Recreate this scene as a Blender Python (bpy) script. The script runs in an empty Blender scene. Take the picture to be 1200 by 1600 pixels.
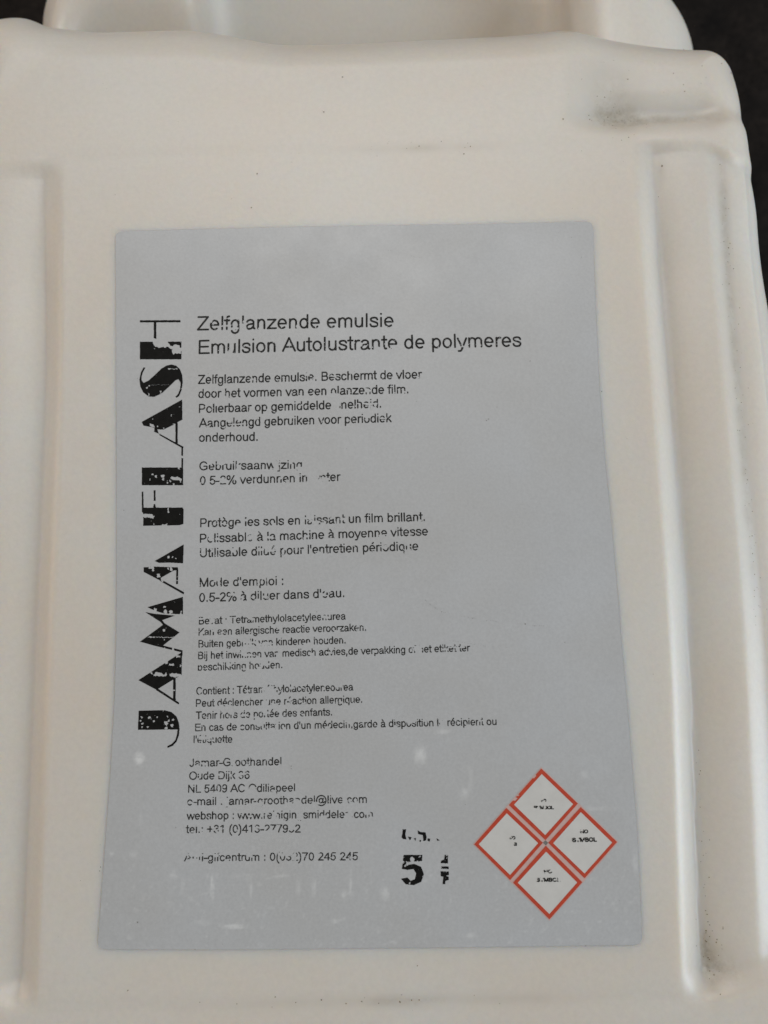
import bpy, math, random
import numpy as np
from mathutils import Matrix, Vector

random.seed(7)
RNG = np.random.default_rng(7)
MM = 0.001
scene = bpy.context.scene
COL = scene.collection

# ------------------------------------------------------------------ camera
cam_data = bpy.data.cameras.new("camera")
cam_data.sensor_fit = 'VERTICAL'
cam_data.sensor_height = 36.0
cam_data.lens = 29.25
cam_data.clip_start = 0.005
cam_data.clip_end = 20.0
cam_data.dof.use_dof = True
cam_data.dof.focus_distance = 0.172
cam_data.dof.aperture_fstop = 15.0
cam = bpy.data.objects.new("camera", cam_data)
COL.objects.link(cam)
right = Vector((0.99959254, -0.0214231, -0.01886278))
down = Vector((-0.02398818, -0.9886411, -0.14836891))
fwd = Vector((-0.01547, 0.14876094, -0.98875217))
rotm = Matrix((right, -down, -fwd)).transposed()
cam.matrix_world = Matrix.Translation(Vector((7.849, -15.199, 171.407)) * MM) @ rotm.to_4x4()
scene.camera = cam

# ------------------------------------------------------------------ light
scene.view_settings.view_transform = 'Standard'
scene.view_settings.look = 'None'
scene.view_settings.exposure = 0.0
scene.view_settings.gamma = 1.0
world = bpy.data.worlds.new("World")
scene.world = world
world.use_nodes = True
bg = world.node_tree.nodes['Background']
bg.inputs[0].default_value = (1.0, 0.95, 0.88, 1)
bg.inputs[1].default_value = 0.11


def area_light(name, loc, target, size, size_y, power, color):
    d = bpy.data.lights.new(name, 'AREA')
    d.shape = 'RECTANGLE'
    d.size, d.size_y = size, size_y
    d.energy = power
    d.color = color
    o = bpy.data.objects.new(name, d)
    o.location = loc
    o.rotation_euler = (Vector(target) - Vector(loc)).to_track_quat('-Z', 'Y').to_euler()
    COL.objects.link(o)
    return o


area_light("window_light", (-0.05, 0.70, 0.95), (0, 0.05, 0), 0.8, 0.5, 5.5, (1.0, 0.975, 0.945))
area_light("side_window_light", (0.95, -0.22, 0.40), (0, 0, 0), 0.5, 0.9, 7.5, (0.80, 0.90, 1.0))
area_light("cool_fill_light", (-0.22, -0.52, 0.95), (0, 0, 0), 0.5, 0.3, 0.5, (0.74, 0.89, 1.0))  # added fill, not a real window: bluish reflection on label and handle bar
area_light("lamp_light", (-0.85, 0.15, 0.34), (0, 0, 0), 0.5, 0.5, 1.5, (1.0, 0.80, 0.66))

# ------------------------------------------------------------------ measured print layout (millimetres on the label)
TEXT_LINES = [('Zelfglanzende emulsie',-34.48,51.33,8.1,50.69,3.2),
 ('Emulsion Autolustrante de polymeres',-34.07,45.99,35.31,45.54,3.16),
 ('Zelfglanzende emulsie. Beschermt de vloer',-34.13,39.35,13.9,39.03,1.99),
 ('door het vormen van een glanzende film.',-34.03,36.23,10.88,35.84,1.98),
 ('Polierbaar op gemiddelde snelheid.',-33.85,32.92,5.03,32.86,1.97),
 ('Aangelengd gebruiken voor periodiek',-33.81,29.76,7.2,29.66,1.96),
 ('onderhoud.',-33.78,26.63,-21.26,26.48,1.95),
 ('Gebruiksaanwijzing',-33.64,20.47,-11.87,20.2,1.88),
 ('0.5-2% verdunnen in water',-33.46,17.31,-3.75,17.36,1.89),
 ('Protège les sols en laissant un film brillant.',-33.29,8.32,13.6,8.43,1.89),
 ('Polissable à la machine à moyenne vitesse',-33.32,5.06,14.17,5.41,1.88),("Utilisable dilué pour l'entretien périodique",-33.29,2.02,12.1,2.39,1.87),("Mode d'emploi :",-33.26,-4.11,-15.93,-4.11,1.84),("0.5-2% à diluer dans d'eau.",-33.31,-7.23,-3.36,-6.89,1.84),
 ('Bevat : Tetramethylolacetyleenurea',-33.32,-11.8,-3.1,-11.46,1.51),
 ('Kan een allergische reactie veroorzaken.',-33.36,-14.05,0.99,-13.82,1.51),
 ('Buiten gebruik van kinderen houden.',-33.34,-16.47,-3.23,-16.31,1.5),
 ('Bij het inwinnen van medisch advies,de verpakking of het etiket ter',-33.37,-18.82,22.02,-18.38,1.49),
 ('beschikking houden.',-33.41,-21.13,-16.19,-20.98,1.49),
 ('Contient : Tétraméthylolacetyleneourea',-33.65,-25.91,-1.82,-25.69,1.5),
 ('Peut déclencher une réaction allergique.',-33.71,-28.31,-0.05,-28.16,1.49),
 ('Tenir hors de portée des enfants.',-33.72,-30.73,-6.19,-30.56,1.49),("En cas de consultation d'un médecin,garde à disposition le récipient ou",-33.79,-33.09,26.75,-33.02,1.48),("l'étiquette",-34.08,-35.4,-26.28,-35.49,1.47),
 ('Jamar-Groothandel',-34.83,-39.99,-16.41,-40.03,1.57),
 ('Oude Dijk 36',-34.86,-42.49,-22.78,-42.55,1.55),
 ('NL 5409 AC Odiliapeel',-35.02,-45.0,-13.72,-45.14,1.55),
 ('e-mail : jamar-groothandel@live.com',-35.18,-47.4,0.53,-47.61,1.55),
 ('webshop : www.reinigingsmiddelen.com',-35.24,-50.1,1.67,-50.44,1.53),
 ('tel.: +31 (0)413-277932',-35.4,-52.64,-12.64,-52.96,1.52),
 ('Anti-gifcentrum : 0(032)70 245 245',-35.63,-57.94,-1.42,-58.37,1.51)]
INK_LOSS = [(-28.24,52.17,1.46,0.25),(-26.15,51.46,0.76,0.34),(-24.28,51.84,0.7,1.06),(-31.45,53.64,0.62,0.64),(-12.56,51.28,0.35,0.43),(-27.23,46.15,0.62,0.49),(0.92,46.87,0.49,0.41),(4.75,45.76,0.91,0.54),(7.99,46.02,0.7,0.48),(-4.95,40.11,0.9,0.19),(-10.56,40.62,0.48,0.41),(-4.8,35.79,0.97,0.68),(2.32,36.73,0.55,0.41),(-4.55,33.33,0.97,1.31),(2.74,33.76,1.43,0.25),(3.4,32.91,0.62,0.26),(-29.96,34.64,0.27,0.28),(-27.27,31.2,0.47,0.55),(-25.15,30.23,1.63,0.17),(-24.88,31.14,0.54,0.4),(2.07,30.98,0.69,0.26),(5.26,30.55,0.75,0.19),(-31.35,21.93,0.54,0.47),(-28.64,21.93,0.95,0.39),(-25.38,20.81,0.54,0.61),(-17.27,21.02,0.68,1.43),(-12.41,19.94,0.68,0.73),(-14.16,21.63,0.41,0.33),(-31.98,17.55,0.4,0.47),(-28.61,18.15,0.54,0.47),(-16.33,18.32,0.54,0.26),(-9.19,17.94,1.09,1.13),(-7.11,17.68,1.02,0.52),(-25.25,8.36,0.6,0.52),(-23.72,9.6,0.27,0.33),(-17.96,8.39,0.4,0.46),(-11.21,9.64,0.34,0.26),(-9.01,8.57,0.81,0.46),(-3.53,9.32,0.41,0.39),(-30.99,6.01,0.59,0.59),(-22.77,5.95,0.93,0.58),(-6.05,5.15,0.6,0.32),(-26.23,3.29,0.4,0.39),(-18.44,3.17,1.13,0.31),(5.08,3.22,0.73,0.38),(10.16,2.44,0.54,0.38),(-29.31,-2.88,0.32,0.38),(-24.94,-3.18,0.33,0.45),(-21.03,-3.6,0.27,0.92),(-19.11,-2.59,0.33,0.52),(-26.64,-5.78,0.72,0.32),(-24.39,-6.68,0.33,0.52),(-6.97,-5.5,0.47,0.39),(-32.74,-10.68,0.65,0.25),(-30.57,-11.05,0.59,0.57),(-22.4,-10.97,0.46,0.31),(-7.42,-10.84,0.73,0.37),(-24.36,-14.11,0.19,0.25),(-22.98,-15.63,1.44,0.29),(-19.57,-16.02,1.31,0.36),(-24.09,-17.99,0.59,0.37),(-16.77,-18.34,0.59,0.83),(-10.24,-18.34,0.59,0.3),(11.39,-17.84,0.99,0.62),(-33.3,-19.79,0.39,0.32),(-27.08,-20.11,0.58,0.37),(-19.77,-19.94,0.85,0.56),(-18.8,-25.38,1.43,0.86),(-14.25,-24.9,0.52,0.31),(-19.25,-27.9,0.32,0.62),(-26.5,-29.72,0.58,0.31),(-28.97,-29.48,0.32,0.37),(-23.78,-30.15,0.97,0.3),(-17.26,-32.16,0.27,0.94),(-2.84,-33.38,0.52,0.49),(6.9,-31.63,0.71,0.3),(9.84,-31.94,0.85,0.42),(15.92,-32.62,0.79,0.61),(-31.83,-34.44,1.29,0.35),(-34.48,-39.0,0.38,0.49),(-26.0,-39.41,0.39,0.62),(-28.61,-41.65,0.57,0.3),(-26.62,-41.81,0.38,0.31),(-22.26,-44.78,0.89,0.6),(-27.49,-47.01,0.51,0.73),(-20.79,-47.55,0.95,0.41),(-15.0,-47.47,0.77,0.35),(-13.41,-47.2,0.83,0.78),(-3.88,-47.19,0.59,0.6),(-2.11,-47.64,1.22,0.28),(-20.79,-49.08,1.33,0.22),(-17.87,-49.86,0.45,0.6),(-12.66,-49.77,0.57,0.78),(-8.04,-50.15,0.77,0.35),(-3.03,-49.94,0.71,0.78),(-18.76,-52.75,1.46,0.34),(-14.39,-51.86,0.64,0.47),(-33.49,-56.78,1.64,0.4),(-33.48,-57.8,1.13,0.34),(-15.8,-57.01,1.52,0.33),(-13.91,-57.64,0.38,0.71)]
TITLE_LETTERS = [('H',[[(-46.98,54.05),(-38.11,53.8),(-38.1,53.31),(-46.97,53.57)],[(-43.94,53.59),(-43.4,53.57),(-43.31,49.05),(-43.85,49.06)],[(-46.89,49.19),(-37.83,48.94),(-37.78,44.96),(-46.8,45.22)]],[[(-44.1,49.84),(-40.8,49.33),(-40.69,48.81),(-40.17,47.97),(-38.78,48.34),(-38.18,48.12),(-38.21,47.6),(-37.81,47.53),(-37.8,46.35),(-39.05,46.24),(-39.54,46.09),(-39.86,47.13),(-40.77,48.02),(-41.17,47.79),(-42.76,47.79),(-43.87,48.24)]]),
 ('S',[[(-45.56,43.33),(-45.96,43.42),(-46.53,42.27),(-46.8,40.74),(-46.6,39.2),(-45.94,37.85),(-44.73,36.89),(-43.54,36.77),(-41.97,37.48),(-40.22,39.09),(-39.05,40.28),(-38.36,40.55),(-37.9,39.78),(-37.94,38.45),(-38.37,37.28),(-38.96,36.65),(-38.7,36.44),(-38.17,36.79),(-37.63,38.14),(-37.42,39.87),(-37.59,41.51),(-38.06,42.71),(-38.87,43.55),(-39.91,43.87),(-41.0,43.65),(-42.08,43.03),(-43.44,41.67),(-44.81,40.44),(-45.89,39.93),(-46.32,40.48),(-46.37,41.34),(-46.08,42.36)]],[[(-40.69,42.97),(-38.6,42.91),(-38.6,42.75),(-40.68,42.8)],[(-42.34,38.06),(-42.02,38.05),(-42.01,37.48),(-42.33,37.49)],[(-44.89,37.72),(-44.59,37.72),(-44.58,37.0),(-44.87,37.01)],[(-45.29,39.02),(-45.05,39.01),(-45.05,38.65),(-45.28,38.65)],[(-44.78,39.41),(-44.59,39.41),(-44.58,39.04),(-44.78,39.05)],[(-44.59,39.47),(-40.23,39.35),(-40.23,39.31),(-44.59,39.43)]]),
 ('A',[[(-37.5,36.0),(-37.38,31.59),(-38.41,31.07),(-38.7,30.78),(-41.34,29.54),(-42.71,29.58),(-42.4,28.66),(-43.39,29.09),(-43.37,29.99),(-45.74,30.52),(-46.11,31.33)],[(-42.44,28.75),(-37.02,25.62),(-37.21,25.29),(-42.4,28.42)],[(-38.87,31.02),(-38.39,31.01),(-38.32,26.32),(-38.79,26.33)]],[[(-44.47,30.89),(-43.42,30.54),(-43.25,30.05),(-44.4,30.36)],[(-43.92,32.02),(-43.69,32.02),(-43.68,31.71),(-43.92,31.72)],[(-39.86,32.72),(-39.66,32.72),(-39.66,32.41),(-39.85,32.42)],[(-41.54,30.01),(-41.33,30.0),(-41.32,29.64),(-41.53,29.64)],[(-42.83,30.38),(-42.59,30.38),(-42.58,30.03),(-42.82,30.04)],[(-39.45,30.84),(-38.9,30.82),(-38.9,30.58),(-39.45,30.6)],[(-42.56,28.87),(-42.16,28.66),(-42.3,28.36),(-42.63,28.57)]]),
 ('L',[[(-45.85,21.4),(-37.08,21.18),(-37.02,17.37),(-45.77,17.58)],[(-37.51,25.58),(-37.16,25.58),(-37.09,21.08),(-37.44,21.08)]],[[(-37.68,23.78),(-36.87,23.76),(-36.86,23.24),(-37.68,23.26)],[(-43.81,20.07),(-43.36,20.06),(-43.35,19.64),(-43.8,19.66)],[(-43.05,19.68),(-42.58,19.67),(-42.57,19.17),(-43.04,19.18)],[(-41.73,19.75),(-41.08,19.73),(-41.07,19.17),(-41.72,19.19)],[(-41.51,19.12),(-41.03,19.11),(-41.02,18.47),(-41.5,18.49)],[(-44.15,18.98),(-43.91,18.98),(-43.9,18.46),(-44.14,18.47)],[(-39.75,19.18),(-38.43,19.23),(-37.3,18.75),(-37.43,17.79),(-37.81,18.41),(-39.64,18.73)],[(-39.9,18.65),(-39.68,18.65),(-39.67,18.19),(-39.89,18.2)],[(-39.18,17.73),(-38.87,17.72),(-38.86,17.35),(-39.17,17.36)],[(-40.44,18.13),(-40.24,18.12),(-40.23,17.75),(-40.43,17.76)],[(-38.15,21.21),(-37.75,21.19),(-37.74,20.88),(-38.15,20.9)]]),
 ('F',[[(-45.36,12.77),(-37.11,12.61),(-36.86,12.25),(-36.86,9.11),(-37.66,8.88),(-45.28,8.95)],[(-45.74,16.15),(-45.44,16.24),(-45.28,12.66),(-45.33,11.54),(-45.63,11.96)],[(-43.23,16.45),(-42.84,16.44),(-42.8,14.17),(-43.18,14.18)],[(-43.19,13.43),(-42.89,13.52),(-42.65,12.6),(-43.25,12.61)]],[[(-45.57,11.35),(-44.36,11.52),(-43.55,11.34),(-42.89,10.77),(-43.33,10.38),(-43.94,10.66),(-45.46,10.69)],[(-40.14,12.6),(-39.9,12.59),(-39.88,11.57),(-40.12,11.58)],[(-41.53,8.86),(-41.29,9.38),(-40.97,9.04),(-40.39,9.29),(-40.16,8.82)],[(-43.19,9.46),(-42.95,9.46),(-42.94,9.05),(-43.18,9.06)]]),
 ('A',[[(-36.7,4.81),(-36.78,0.87),(-39.94,1.1),(-41.78,1.06),(-42.71,1.48)],[(-44.97,0.22),(-42.73,0.31),(-37.93,0.06),(-37.84,-0.5),(-38.71,-0.58),(-41.38,-2.05),(-41.27,-2.71),(-42.18,-2.23),(-44.95,-0.74)],[(-38.2,0.0),(-37.8,-0.01),(-37.75,-3.44),(-38.15,-3.44)],[(-41.52,-2.25),(-36.45,-5.15),(-36.55,-5.57),(-41.51,-2.69)]],[[(-40.01,2.54),(-39.61,2.53),(-39.6,2.03),(-40.0,2.04)],[(-39.16,2.42),(-38.86,2.41),(-38.86,2.11),(-39.16,2.12)],[(-38.36,2.1),(-38.12,2.1),(-38.11,1.7),(-38.35,1.7)],[(-44.03,0.32),(-42.89,0.29),(-42.88,-0.15),(-44.02,-0.12)],[(-43.32,-0.08),(-42.92,-0.09),(-42.91,-0.59),(-43.31,-0.58)],[(-42.2,-1.16),(-41.5,-1.18),(-41.49,-1.97),(-42.18,-1.96)],[(-40.03,0.14),(-39.73,0.14),(-39.72,-0.36),(-40.02,-0.35)],[(-39.43,0.13),(-39.03,0.12),(-39.01,-0.68),(-39.41,-0.67)],[(-41.24,-2.45),(-40.84,-2.58),(-40.97,-3.05),(-41.31,-2.85)],[(-38.16,-2.58),(-37.68,-2.59),(-37.68,-2.73),(-38.16,-2.72)]]),
 ('M',[[(-43.98,-8.03),(-40.44,-7.08),(-36.69,-6.08),(-36.63,-9.64),(-37.71,-9.6),(-40.6,-9.39),(-42.16,-8.89),(-43.31,-8.39)],[(-44.43,-9.04),(-42.46,-9.43),(-38.32,-9.89),(-40.89,-10.75),(-40.46,-11.37),(-37.28,-13.33),(-40.65,-15.93),(-45.39,-15.06),(-40.73,-11.71),(-41.19,-11.15)],[(-45.4,-15.02),(-40.9,-15.84),(-36.61,-16.98),(-36.64,-17.39),(-42.33,-15.93)],[(-36.9,-16.98),(-36.61,-16.98),(-36.59,-18.03),(-36.88,-18.03)]],[[(-42.69,-8.26),(-42.07,-8.28),(-42.06,-8.99),(-42.68,-8.98)],[(-40.62,-8.61),(-40.0,-8.63),(-39.98,-9.41),(-40.6,-9.39)],[(-39.48,-8.76),(-38.86,-8.78),(-38.85,-9.47),(-39.47,-9.46)],[(-37.2,-9.0),(-36.85,-9.0),(-36.84,-9.68),(-37.19,-9.67)],[(-40.71,-7.9),(-40.22,-7.91),(-40.21,-8.32),(-40.7,-8.31)],[(-40.79,-12.61),(-40.3,-12.62),(-40.29,-13.1),(-40.78,-13.09)],[(-43.81,-14.08),(-38.46,-14.2),(-38.46,-14.36),(-43.81,-14.24)],[(-40.55,-14.6),(-40.26,-14.6),(-40.26,-14.97),(-40.54,-14.96)],[(-38.88,-16.37),(-38.26,-16.49),(-38.41,-17.03),(-38.87,-16.94)]]),
 ('A',[[(-36.69,-17.32),(-36.7,-21.94),(-37.92,-22.51),(-41.45,-24.57),(-41.85,-24.72),(-45.51,-22.76)],[(-38.43,-22.44),(-37.9,-22.45),(-37.83,-26.89),(-38.35,-26.88)],[(-41.96,-24.48),(-41.55,-24.49),(-37.07,-27.44),(-37.26,-27.75),(-41.85,-24.82)]],[[(-43.14,-21.51),(-42.84,-21.21),(-42.46,-21.82),(-42.13,-21.23),(-41.37,-21.18),(-40.96,-21.39),(-40.17,-21.87),(-40.02,-21.33),(-39.73,-21.48),(-39.76,-22.13),(-42.01,-22.03)],[(-39.36,-21.62),(-37.93,-21.51),(-36.6,-21.94),(-36.6,-22.08),(-37.82,-22.41),(-38.94,-22.15)],[(-37.89,-17.96),(-37.0,-17.98),(-37.0,-18.42),(-37.88,-18.41)],[(-39.39,-19.62),(-38.41,-19.64),(-38.4,-20.04),(-39.39,-20.02)],[(-40.06,-19.08),(-39.57,-19.09),(-39.56,-19.62),(-40.05,-19.61)],[(-38.45,-24.89),(-38.08,-24.9),(-38.08,-25.1),(-38.44,-25.09)],[(-37.1,-19.93),(-36.81,-19.93),(-36.81,-20.34),(-37.09,-20.33)]]),
 ('J',[[(-45.29,-28.85),(-42.08,-28.84),(-40.05,-28.84),(-38.62,-29.24),(-37.59,-30.15),(-37.09,-31.44),(-36.95,-32.62),(-37.05,-33.79),(-37.51,-35.05),(-38.27,-35.86),(-39.27,-36.23),(-39.36,-35.9),(-38.52,-35.5),(-37.76,-34.76),(-37.45,-33.69),(-37.35,-32.67),(-45.35,-32.59)]],[[(-44.83,-30.13),(-44.69,-29.97),(-44.47,-30.0),(-44.35,-30.21),(-44.51,-30.45),(-44.76,-30.4)],[(-45.08,-30.73),(-44.97,-30.6),(-44.78,-30.62),(-44.68,-30.8),(-44.82,-30.99),(-45.02,-30.95)],[(-44.67,-31.29),(-44.55,-31.16),(-44.36,-31.18),(-44.26,-31.36),(-44.4,-31.55),(-44.6,-31.51)],[(-43.39,-30.19),(-43.23,-30.0),(-42.97,-30.03),(-42.82,-30.28),(-43.02,-30.56),(-43.3,-30.5)],[(-41.71,-30.11),(-41.6,-29.99),(-41.44,-30.01),(-41.34,-30.18),(-41.47,-30.35),(-41.65,-30.31)],[(-42.4,-30.9),(-42.28,-30.77),(-42.1,-30.79),(-42.0,-30.97),(-42.13,-31.16),(-42.34,-31.12)],[(-43.58,-32.04),(-43.47,-31.92),(-43.3,-31.94),(-43.21,-32.11),(-43.33,-32.28),(-43.52,-32.24)],[(-40.15,-31.31),(-39.88,-31.01),(-39.48,-31.06),(-39.25,-31.46),(-39.56,-31.88),(-40.0,-31.79)],[(-39.38,-30.93),(-39.28,-30.81),(-39.11,-30.83),(-39.02,-30.99),(-39.14,-31.16),(-39.32,-31.12)],[(-38.82,-31.8),(-38.62,-31.57),(-38.31,-31.61),(-38.13,-31.91),(-38.37,-32.24),(-38.71,-32.17)],[(-38.47,-30.71),(-38.37,-30.59),(-38.2,-30.61),(-38.11,-30.77),(-38.23,-30.94),(-38.42,-30.91)],[(-39.95,-32.27),(-39.76,-32.05),(-39.46,-32.09),(-39.3,-32.38),(-39.52,-32.69),(-39.84,-32.62)],[(-44.69,-32.04),(-44.61,-31.94),(-44.48,-31.96),(-44.41,-32.08),(-44.5,-32.22),(-44.64,-32.19)],[(-39.56,-30.07),(-39.48,-29.98),(-39.35,-29.99),(-39.27,-30.12),(-39.37,-30.25),(-39.51,-30.22)],[(-40.45,-28.86),(-40.36,-28.76),(-40.21,-28.77),(-40.13,-28.92),(-40.24,-29.07),(-40.4,-29.04)]])]
VOLUME_WORD = [[(7.51,-52.68),(8.18,-52.69),(7.99,-53.61),(8.18,-54.62),(7.55,-54.53),(7.14,-54.2),(7.4,-53.6)],[(8.48,-54.1),(9.24,-54.24),(8.88,-54.83)],[(9.65,-54.44),(10.07,-54.37),(9.97,-54.93)],[(10.45,-52.93),(10.94,-53.26),(11.99,-53.36),(12.17,-54.29),(12.03,-54.88),(11.52,-55.0),(11.43,-53.87),(10.51,-53.66)],[(10.81,-54.78),(11.11,-54.79),(11.01,-55.11),(10.72,-55.06)],[(12.37,-54.49),(12.87,-54.58),(12.78,-55.06),(12.32,-55.01)],[(14.05,-54.44),(14.75,-54.93),(14.24,-55.0)]]
VOLUME_DIGIT = ([[(7.56,-57.52),(11.24,-57.59),(11.12,-58.74),(8.57,-58.82),(8.35,-59.41),(9.6,-59.23),(10.92,-59.81),(11.43,-61.16),(10.89,-62.58),(9.42,-63.18),(7.84,-63.0),(6.95,-61.96),(8.2,-61.74),(8.81,-62.39),(9.65,-62.08),(9.93,-61.02),(9.41,-60.18),(8.32,-60.32),(7.16,-60.14)]],[[(8.71,-58.28),(9.02,-57.95),(9.47,-58.0),(9.71,-58.44),(9.35,-58.91),(8.85,-58.8)],[(7.9,-59.02),(8.13,-58.77),(8.47,-58.81),(8.65,-59.13),(8.37,-59.49),(8.0,-59.41)],[(7.15,-58.79),(7.33,-58.6),(7.59,-58.63),(7.73,-58.88),(7.52,-59.16),(7.23,-59.1)],[(9.91,-58.89),(10.06,-58.72),(10.29,-58.75),(10.41,-58.97),(10.22,-59.2),(9.97,-59.15)],[(7.59,-59.52),(7.75,-59.36),(7.97,-59.39),(8.09,-59.6),(7.91,-59.84),(7.66,-59.79)],[(7.33,-61.58),(7.49,-61.42),(7.71,-61.44),(7.83,-61.66),(7.65,-61.89),(7.4,-61.84)],[(10.52,-57.79),(10.65,-57.66),(10.84,-57.68),(10.94,-57.86),(10.79,-58.06),(10.58,-58.01)],[(8.43,-62.73),(8.53,-62.62),(8.68,-62.64),(8.76,-62.78),(8.64,-62.94),(8.47,-62.9)]])
VOLUME_UNIT = [[(15.62,-57.66),(16.25,-57.67),(16.2,-59.26),(14.78,-59.16),(14.88,-58.72),(15.47,-58.53)],[(14.85,-59.79),(16.3,-59.82),(16.29,-60.29),(14.83,-60.19)],[(14.73,-60.7),(16.32,-60.73),(16.29,-61.4),(15.71,-61.55),(16.28,-61.72),(16.26,-62.31),(15.59,-62.5),(15.57,-63.09),(15.03,-63.08),(15.2,-61.7),(14.71,-61.61)]]
DIAMONDS = [([(35.23,-41.58),(42.07,-48.37),(35.39,-55.17),(28.54,-48.44)],[(35.26,-42.64),(41.14,-48.48),(35.39,-54.21),(29.55,-48.39)],[('NO',34.95,-47.93,35.9,-47.95,0.54),('SYMBOL',33.37,-49.26,37.34,-49.33,0.58)]),([(42.61,-49.03),(49.3,-55.72),(42.61,-62.38),(35.91,-55.66)],[(42.56,-50.0),(48.35,-55.82),(42.66,-61.49),(36.86,-55.75)],[('NO',42.26,-53.95,43.81,-53.95,0.6),('SYMBOL',40.57,-55.55,45.42,-55.53,0.7)]),([(28.02,-48.97),(34.86,-55.64),(28.18,-62.5),(21.46,-55.73)],[(28.05,-49.99),(33.94,-55.7),(28.22,-61.56),(22.34,-55.74)],[('NO',28.44,-54.86,29.54,-54.88,0.53),('S',29.19,-56.1,29.79,-56.11,0.58)]),([(35.41,-56.2),(42.14,-63.08),(35.44,-69.83),(28.73,-62.98)],[(35.41,-57.32),(41.15,-63.12),(35.49,-68.85),(29.65,-63.0)],[('NO',34.83,-61.36,36.43,-61.29,0.6),('SYMBOL',33.21,-62.84,37.93,-62.87,0.63)])]
DIAMOND_LOSS = [(35.08,-47.49,0.32,0.14),(35.45,-47.84,0.32,0.19),(34.34,-48.98,0.17,0.38),(35.53,-49.01,0.24,0.39),(33.77,-49.22,0.41,0.14),(42.44,-53.47,0.31,0.14),(41.61,-55.01,0.35,0.25),(45.28,-55.01,0.26,0.19),(28.53,-54.47,0.39,0.18),(29.04,-54.8,0.16,0.12),(29.26,-55.68,0.1,0.18),(35.27,-61.25,0.44,0.16),(36.3,-60.84,0.31,0.16),(34.24,-62.37,0.43,0.23),(37.2,-62.47,0.2,0.29),(33.36,-62.41,0.14,0.29),(37.64,-62.75,0.16,0.21)]
DIAMOND_BACKING = [[(35.25,-41.29),(49.6,-55.73),(35.43,-70.11),(21.18,-55.72)],[(35.39,-55.17),(35.91,-55.66),(35.41,-56.2),(34.86,-55.64)]]
LABEL_LEFT = [(-53.07,77.2),(-52.86,74.78),(-52.32,57.09),(-51.79,39.76),(-51.34,25.69),(-50.91,11.95),(-50.56,-1.47),(-50.27,-14.59),(-50.26,-27.41),(-50.57,-39.94),(-51.12,-52.19),(-51.67,-64.18),(-52.16,-73.12),(-52.32,-75.91)]
LABEL_RIGHT = [(52.19,76.14),(52.19,73.75),(51.58,54.06),(51.39,36.94),(51.49,23.04),(51.99,9.45),(52.35,-3.82),(52.57,-16.79),(52.92,-29.47),(53.13,-41.87),(53.33,-53.99),(53.16,-65.85),(52.94,-74.69),(52.87,-77.45)]
LABEL_TOP = [(-57.13,74.76),(-52.86,74.78),(-21.67,74.41),(20.57,73.84),(52.05,73.75),(56.93,73.75)]
LABEL_BOTTOM = [(-56.39,-73.75),(-52.26,-73.82),(-21.45,-74.39),(15.69,-74.71),(52.82,-74.69),(57.47,-74.64)]
SCUFFS = [(-45.06,-38.18,0.88,1.1,0.9),(11.4,-38.38,1.07,1.72,0.75),(16.0,-34.12,1.3,0.47,0.5),(19.79,-46.15,1.17,0.84,0.45),(21.17,-43.12,0.47,2.45,0.2),(-37.86,-60.59,1.0,0.46,0.5),(-45.54,-56.51,0.75,0.58,0.4),(-49.99,-56.2,0.5,0.35,0.5),(-35.81,-62.65,0.36,1.42,0.3),(-30.02,-62.98,0.24,2.01,0.75),(-22.47,-63.22,0.24,1.66,0.45),(-13.19,-63.02,0.39,1.66,0.4),(-10.18,-63.42,0.39,1.65,0.45),(-2.91,-62.83,0.28,2.13,0.5),(-4.19,-64.7,0.64,0.7,0.7),(3.68,-64.71,0.77,1.17,0.5),(-16.44,-61.06,1.26,0.33,0.6),(-23.99,-60.82,2.52,0.43,0.25),(-31.83,-69.33,1.49,0.45,0.3),(-25.83,-70.13,2.0,0.44,0.7),(-6.25,-69.61,0.75,0.46,0.5),(46.11,-49.41,2.78,0.31,0.4),(43.72,-42.92,0.8,0.72,0.25),(52.6,-59.35,0.49,1.66,0.4),(20.08,-72.69,1.01,0.45,0.5),(-38.03,-65.58,0.74,0.7,0.2),(-44.42,-49.88,0.36,1.21,0.2),(-28.63,-31.62,0.39,0.49,0.1)]
SPECKS = [(-44.49,-69.02,0.136),(-52.08,-58.69,0.102),(-52.18,-59.4,0.102),(-14.46,-40.24,0.111),(-14.46,-40.74,0.085),(-33.28,-74.1,0.17),(42.15,-74.64,0.187),(9.68,-77.97,0.119),(-8.89,-83.78,0.128),(-1.16,-84.23,0.17),(-46.08,-81.31,0.102),(-46.2,-81.43,0.085),(-17.74,-83.09,0.128),(-13.81,-84.17,0.111),(6.19,-84.44,0.17),(9.87,-84.15,0.136),(62.72,109.07,0.187),(55.43,104.75,0.128),(-21.4,87.31,0.17),(-22.67,79.27,0.128),(-2.11,110.72,0.17),(-6.41,101.86,0.17),(68.59,86.96,0.213),(56.79,98.92,0.128),(58.4,97.31,0.136),(57.88,100.44,0.119),(59.93,99.12,0.111),(59.64,103.51,0.102),(86.08,109.66,0.128),(73.1,110.12,0.128),(79.68,111.79,0.128),(75.34,105.63,0.128),(27.22,29.48,0.119),(27.64,29.75,0.102),(29.5,32.35,0.085),(37.0,42.29,0.102),(13.3,-7.91,0.094),(14.19,-8.85,0.085),(16.5,-10.33,0.094),(15.21,-9.52,0.077),(22.72,-11.76,0.077),(25.56,-12.34,0.077),(33.34,-13.16,0.102),(35.26,-13.59,0.085),(41.18,-17.06,0.085),(51.82,35.25,0.102),(-28.55,47.41,0.068),(-49.44,12.32,0.102),(67.55,80.17,0.111),(24.68,90.71,0.17),(26.17,92.51,0.136)]
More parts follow.
